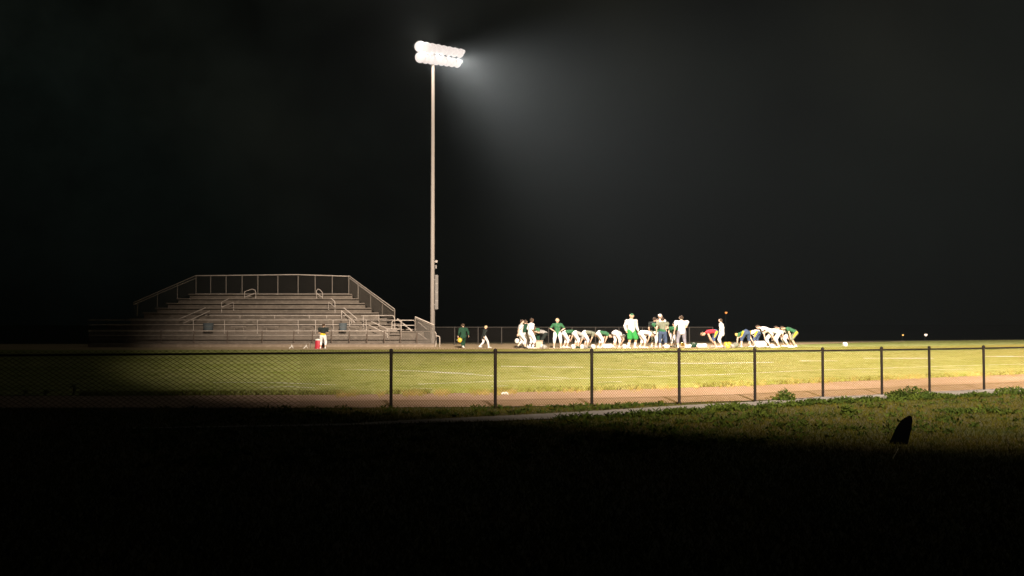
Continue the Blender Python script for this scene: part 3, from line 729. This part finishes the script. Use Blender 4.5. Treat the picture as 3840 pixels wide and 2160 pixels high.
def helmet(loc, m, label, rz=0, tilt=0, group='football helmets and gear on the ground'):
    t = empty('football_helmet', loc, rz); t.rotation_euler = (tilt, 0, rz); tag(t, label, 'helmet', group)
    b = MB(); n = 18; vs = []; fs = []
    prof = [(.105, 0.0), (.118, .05), (.125, .11), (.112, .17), (.08, .21), (.04, .228), (.004, .232)]
    for (r, z) in prof:
        for k in range(n):
            a = 2 * math.pi * k / n; x = r * math.cos(a); y = r * math.sin(a) * 1.18
            zz = z
            if y > .06 and z < .11: y *= .55; zz = z * .6 + .045
            vs.append((x, y, zz))
    for i in range(len(prof) - 1):
        for k in range(n): fs.append((i * n + k, i * n + (k + 1) % n, (i + 1) * n + (k + 1) % n, (i + 1) * n + k))
    b.add(vs, fs); b.build('shell', M[m], t, True)
    b = MB()
    for z in (.02, .06): b.tube([(-.11, .04, z + .02), (-.08, .15, z), (0, .19, z), (.08, .15, z), (.11, .04, z + .02)], .007, 6)
    for x in (-.04, .04): b.tube([(x, .175, .02), (x, .175, .075)], .007, 6)
    b.build('face_mask', M['grey'], t)
    return t
def bag(u, d, w_, h_, m, label, name='duffel_bag', cat='bag', seed=0):
    g = GX(u, d); t = empty(name, g + Vector((0, 0, .018)), random.uniform(-.2, .2)); tag(t, label, cat, 'bags and pads on the ground')
    rs = random.Random(seed + int(u)); b = MB()
    b.caps((-w_ / 2 + h_ * .45, 0, h_ * .45), (w_ / 2 - h_ * .45, 0, h_ * .5), h_ * .47, h_ * .5, .95, (0, 0, 1))
    for _ in range(7):
        x = rs.uniform(-.32, .32) * w_; r = h_ * rs.uniform(.22, .36); b.caps((x, rs.uniform(-.3, .3) * h_, r), (x + rs.uniform(-.1, .1), rs.uniform(-.2, .2) * h_, h_ - r * rs.uniform(.9, 1.3)), r, r * .9)
    me = fused(b, .022, M[m], 'bag_body', 3); o = bpy.data.objects.new('bag_body', me); C.objects.link(o); o.parent = t
    b = MB(); b.tube([(-w_ * .2, -h_ * .35, h_ * .55), (-w_ * .12, -h_ * .42, h_ * .98), (w_ * .12, -h_ * .42, h_ * .98), (w_ * .2, -h_ * .35, h_ * .55)], .014, 6); b.build('strap', M['grey'], t)
    return t
def K(hpx, d): return hpx * d / F
# the player by the cooler
person(1212, 55.4, K(93, 55.4), 0, 'stand', 'player in dark green jersey seen from behind beside the red cooler', 'black', 'white', .74, armL='front', armR='front', pads=True, tuck='gold', bend=12, sleeve=.7, feet=((.14, .0), (-.14, .0)), skin='skin')
# two walking on the far track
rt, ar, s_ = person(1738, 56, K(92, 56), 20, 'walk', 'walking figure in dark green with white sleeve stripes carrying a gold helmet', 'dgreen', 'dgreen', .98, hair='hair', sleeve=1.9, armL='down', bend=5, skin='skin', longshirt=.12, wide=1.1)
helmet(P(1722, 1281, 55.7), 'hgold', 'gold helmet hanging from the hand of the dark green walker', 1.0, .4, 'helmets carried in a hand')
person(1815, 56.2, K(84, 56.2), -60, 'walk', 'blond walker in a near-black hoodie and pale grey trousers', 'black', 'offwhite', .98, hair='hairl', sleeve=1.95, bend=10, longshirt=.1, wide=1.1, skin='skin')
# left cluster
rt, ar, s_ = person(1951, 55.0, K(108, 55), -75, 'walk', 'player in grey-white shirt and trousers stepping right while holding a helmet behind', 'offwhite', 'offwhite', .74, sleeve=.7, skin='skin_pale', armL=(-.22, -.12, .60), feet=((.1, .22), (-.1, -.12)), shoes='black')
helmet(P(1938, 1284, 54.9), 'hwhite', 'white helmet hanging from the hand of the left grey-white player', .6, .3, 'helmets carried in a hand')
person(1969, 56.2, K(103, 56.2), -20, 'stand', 'player in dark green drinking with an arm raised between two white-clad players', 'dgreen', 'offwhite', .85, armR='mouth', skin='skin', pads=True)
person(1990, 54.8, K(112, 54.8), -65, 'stand', 'tall dark-haired player all in bright white looking right', 'white', 'white', .69, skin='skin_dark', sleeve=.9, wide=1.08, armR='down', socks=.3, longshirt=.08, turn=-25)
person(2009, 56.6, K(104, 56.6), 170, 'lean', 'stooping player in green and white with gold at the waist behind the tan box', 'green', 'dgreen', .9, sleeve=.6, tuck='gold', bend=58, armL='mouth')
person(2041, 56.4, K(104, 56.4), 75, 'lean', 'person in a drab grey hoodie and black trousers bent over the tan box', 'grey', 'black', .97, sleeve=1.9, hair='hair', bend=78, skin='skin', wide=1.1, armL='front', armR='front')
g = GX(2020, 55.2); t = empty('cardboard_box', g + Vector((0, 0, .02)), .2); tag(t, 'open tan box on the ground beside the stooping grey hoodie', 'box')
b = MB(); b.box((-.19, -.16, 0), (.19, .16, .40)); b.build('carton', M['tan'], t)
b = MB(); b.add([(-.19, -.163, .40), (.19, -.163, .40), (.21, -.25, .47), (-.21, -.25, .47), (-.19, -.17, .395), (.19, -.17, .395), (.21, -.257, .465), (-.21, -.257, .465)], [(0, 1, 2, 3), (7, 6, 5, 4), (0, 4, 5, 1), (1, 5, 6, 2), (2, 6, 7, 3), (3, 7, 4, 0)]); b.build('flap', M['tan'], t)
helmet(GX(2034, 55) + Vector((0, 0, .02)), 'hwhite', 'white helmet lying right of the tan box', 2.2)
helmet(GX(2041, 54.8) + Vector((0, 0, .02)), 'hgrey', 'grey helmet touching the white one right of the tan box', .4)
person(2090, 55.3, K(110, 55.3), 180, 'hips', 'player in a bright green shirt facing the camera with hands on hips', 'green', 'white', .69, skin='skin_pale', hair='hairl', longshirt=.12, sleeve=.8, shoes='hwhite')
person(2120, 55.8, K(106, 55.8), -80, 'toe', 'bending player in green shirt and white trousers right of the one with hands on hips', 'green', 'white', .69, sleeve=.6, bend=88, pads=True, hair='hair')
helmet(GX(2149, 54.9) + Vector((0, 0, .02)), 'hwhite', 'white helmet by the feet of the grey-shirted toe-toucher', 1.2)
person(2160, 55.6, K(106, 55.6), -80, 'toe', 'toe-touching player in white trousers and dull grey shirt, left of the olive one', 'grey', 'white', .66, sleeve=.6, bend=118, shoes='dgreen')
person(2196, 55.6, K(106, 55.6), -85, 'toe', 'bending player in an olive grey jersey and white trousers with hands to the knees', 'greyd', 'white', .66, sleeve=.6, bend=100, pads=True, armL='knee', armR='toe', stripe=None, shoes='dgreen')
helmet(GX(2183, 54.7) + Vector((0, 0, .02)), 'hwhite', 'white helmet at the left foot of the olive-jersey player', .3)
helmet(GX(2196, 54.6) + Vector((0, 0, .02)), 'hgrey', 'grey helmet between the feet of the olive-jersey player', 2.4)
helmet(GX(2224, 54.9) + Vector((0, 0, .02)), 'hwhite', 'white helmet alone between the olive and green toe-touchers', 1.5)
person(2250, 55.3, K(106, 55.3), -82, 'toe', 'toe-touching player in a bright green shirt left of the white bundle', 'green', 'white', .69, sleeve=.35, bend=104, hair='hair', shoes='hwhite', longshirt=.1)
bag(2277, 55.0, .62, .27, 'white', 'long white bundle on the ground beside the green-shirted toe-toucher')
person(2311, 55.6, K(108, 55.6), -55, 'toe', 'player in pale grey shirt folded forward just left of the tall capped man', 'offwhite', 'white', .69, sleeve=.5, bend=122, wide=1.1, longshirt=.1)
person(2367, 54.6, K(128, 54.6), 205, 'stand', 'tall man in backwards green cap, grey-white sweatshirt and bright green shorts', 'offwhite', 'kelly', .44, sleeve=1.98, cap='green', wide=1.22, longshirt=.04, tuck='white', socks=.5, skin='skin', turn=35, feet=((.17, .02), (-.17, .0)), shoes='hwhite', bend=1)
helmet(GX(2341, 54.9) + Vector((0, 0, .02)), 'hwhite', 'white helmet at the feet of the tall man in green shorts', .9)
person(2408, 55.2, K(106, 55.2), -75, 'toe', 'white-clad player folded forward just right of the tall capped man', 'white', 'white', .70, sleeve=.5, bend=98, wide=1.05, stripe=None, shoes='hwhite')
# huddle
person(2452, 56.4, K(110, 56.4), -40, 'stand', 'player in a dark shirt at the left edge of the standing huddle', 'black', 'greyd', .75, sleeve=.6, hair='hair', skin='skin', armR='front', pads=True)
person(2464, 55.8, K(106, 55.8), 200, 'stand', 'player in green jersey and white trousers with folded arms in the huddle', 'green', 'white', .69, armL='chest', armR='chest', pads=True, stripe=None, skin='skin_pale', hair='hair', sleeve=.5)
person(2475, 56.8, K(121, 56.8), 175, 'stand', 'tallest of the huddle, wearing a white cap, behind the others', 'white', 'navy', .9, cap='offwhite', hair=None, skin='skin')
person(2484, 55.1, K(113, 55.1), -10, 'stand', 'huddle player seen from behind in grey-green jersey with gold sleeves and navy trousers', 'greyd', 'navy', .74, pads=True, skin='skin_pale', armR='front', tuck='green', sleeve=.35, stripe=None, feet=((.16, .05), (-.12, 0)), bend=6, shoes='hwhite')
bag(2500, 54.6, .32, .22, 'white', 'small white bundle by the feet of the standing huddle')
person(2522, 56.4, K(90, 56.4), 195, 'stand', 'short player in green jersey with a pale band and white trousers, head bowed', 'green', 'white', .72, pads=True, bend=14, hair='hair', skin='skin', armL='front', tuck='grey', shoes='dgreen')
person(2556, 54.6, K(120, 54.6), 5, 'stand', 'wide-shouldered player in white jersey and grey-lilac tights seen from behind', 'white', 'lilac', .74, pads=True, wide=1.15, skin='skin_pale', hair='hair', armR='front', longshirt=.06, socks=None, feet=((.18, .0), (-.18, .0)), shoes='hwhite')
bag(2538, 55.3, .30, .20, 'hgrey', 'drab bundle left of the wide-shouldered white jersey')
helmet(GX(2561, 55.6) + Vector((0, 0, .10)), 'hgold', 'gold helmet between the legs of the wide-shouldered player', .4)
bag(2580, 55.2, .33, .20, 'white', 'small pale bundle between the gold helmet and the dark green bag')
bag(2600, 55.6, .34, .29, 'dgreen', 'dark green bag behind the white bundles')
bag(2631, 55.0, .62, .26, 'white', 'large white rounded bundle left of the red-shirted player')
person(2680, 55.4, K(109, 55.4), 78, 'toe', 'bending player in a red shirt and navy tights with a gold stripe', 'red', 'navy', .62, sleeve=.15, bend=98, hair='hairb', skin='skin', stripe='gold')
bag(2672, 54.7, .26, .16, 'hgrey', 'drab pads by the hands of the red-shirted player')
person(2706, 55.6, K(106, 55.6), 65, 'stand', 'dark-haired player all in white standing turned to the left', 'white', 'white', .69, sleeve=.8, wide=1.08, hair='hair', skin='skin_pale', longshirt=.14, shoes='hwhite', turn=20)
helmet(GX(2721, 55.1) + Vector((0, 0, .12)), 'hgold', 'upper gold helmet left in the pile beside the standing white player', .3)
helmet(GX(2733, 55.2) + Vector((0, 0, .12)), 'hgold', 'upper gold helmet right in the pile beside the standing white player', 2.0)
helmet(GX(2727, 54.7) + Vector((0, 0, .02)), 'hgold', 'lower gold helmet at the front of the helmet pile', 1.1)
helmet(GX(2746, 54.7) + Vector((0, 0, .02)), 'hgrey', 'drab grey-brown helmet at the right foot of the helmet pile', 1.7)
bag(2757, 55.5, .36, .28, 'greyd', 'grey-green bag between the helmet pile and the navy-tights player')
person(2796, 55.2, K(109, 55.2), 15, 'toe', 'player bending away in navy tights with gold side stripe beside the globe lamp', 'green', 'navy', .62, sleeve=.5, bend=112, stripe='gold', armL='ground', feet=((.26, .0), (-.26, .0)), skin='skin_pale')
person(2838, 55.6, K(107, 55.6), 45, 'toe', 'bending player in white shirt and grey-navy tights with gold side stripe', 'white', 'navy', .62, sleeve=.5, bend=108, stripe='gold', wide=1.1, skin='skin_pale', feet=((.16, .0), (-.16, .0)))
bag(2851, 54.8, .66, .40, 'white', 'big bright white bag in front of the bending players')
person(2886, 55.2, K(112, 55.2), 70, 'knees', 'large dark-haired player all in white stooping left over the white bag', 'white', 'white', .69, sleeve=.9, bend=62, pads=True, wide=1.2, hair='hair', skin='skin_pale', longshirt=.1)
person(2914, 54.9, K(108, 54.9), 80, 'toe', 'player all in white bent double behind the large stooping one', 'white', 'white', .69, sleeve=.6, bend=84, wide=1.2, skin='skin_pale', longshirt=.1)
person(2950, 56.0, K(103, 56), 85, 'knees', 'stooping dark-haired player in off-white with a green pad, left of the green-shirted one', 'offwhite', 'offwhite', .74, sleeve=.9, bend=60, hair='hair', skin='skin', tuck='green')
person(2977, 55.6, K(109, 55.6), 85, 'knees', 'rightmost player in green shirt with gold shorts stripe leaning left on the knees', 'green', 'greyd', .55, sleeve=.35, bend=66, hair='hair', skin='skin', stripe='gold')
bag(2966, 54.6, .42, .10, 'white', 'flat white cloth heap by the feet of the rightmost players')
helmet(GX(2894, 54.5) + Vector((0, 0, .02)), 'hwhite', 'white helmet in front of the stooping white-clad players', .9)
helmet(GX(3168, 55.5) + Vector((0, 0, .05)), 'hwhite', 'lone white helmet on the field far right of all the players', 1.2)
g = G(1893, 1482); t = empty('crumpled_paper', g + Vector((0, 0, .01))); tag(t, 'small crumpled white paper on the dirt track behind the fence', 'litter')
b = MB(); b.caps((-.06, 0, .03), (.05, .01, .035), .03, .035); b.caps((.02, .02, .05), (.08, -.02, .02), .025, .02); o = bpy.data.objects.new('paper', fused(b, .012, M['white'], 'paper', 1)); C.objects.link(o); o.parent = t

# ------------------------------------------------------------------ unidentified dark foreground shape, built as a leaning near-black slab
g = G(3372, 1664); t = empty('leaning_dark_shape', g); tag(t, 'unidentified dark leaning shape with a rounded top standing in the foreground grass', 'board')
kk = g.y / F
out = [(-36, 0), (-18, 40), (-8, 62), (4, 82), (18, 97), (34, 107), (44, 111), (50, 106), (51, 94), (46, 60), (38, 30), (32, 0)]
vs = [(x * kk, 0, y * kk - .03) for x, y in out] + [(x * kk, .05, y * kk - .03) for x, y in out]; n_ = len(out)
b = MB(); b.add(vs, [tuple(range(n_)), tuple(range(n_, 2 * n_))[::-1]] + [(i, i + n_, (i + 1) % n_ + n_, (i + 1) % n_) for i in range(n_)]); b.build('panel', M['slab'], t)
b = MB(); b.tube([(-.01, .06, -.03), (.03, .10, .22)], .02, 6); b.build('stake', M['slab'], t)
a = G(3347, 1727); c = G(3369, 1690); b = MB(); b.tube([Vector((0, 0, .02)), c - a + Vector((0, 0, .03))], .006, 5); tag(b.build('straw_stalk', M['straw'], loc=a), 'thin pale straw stalk lying in the dark grass below the leaning dark shape', 'stalk')

# ------------------------------------------------------------------ haze
b = MB(); b.box((-260, -60, -9), (260, 420, 60))
hz_ = b.build('haze', None); hz_.data.materials.clear()
m = bpy.data.materials.new('haze'); m.use_nodes = True; nt = m.node_tree; nt.nodes.clear()
o = nt.nodes.new('ShaderNodeOutputMaterial'); v = nt.nodes.new('ShaderNodeVolumePrincipled')
v.inputs['Color'].default_value = (.82, .93, .97, 1); v.inputs['Density'].default_value = .00052; v.inputs['Anisotropy'].default_value = .72
nt.links.new(v.outputs[0], o.inputs['Volume']); hz_.data.materials.append(m)
tag(hz_, 'thin night haze lit by the floodlights over the whole field', 'haze', kind='stuff')
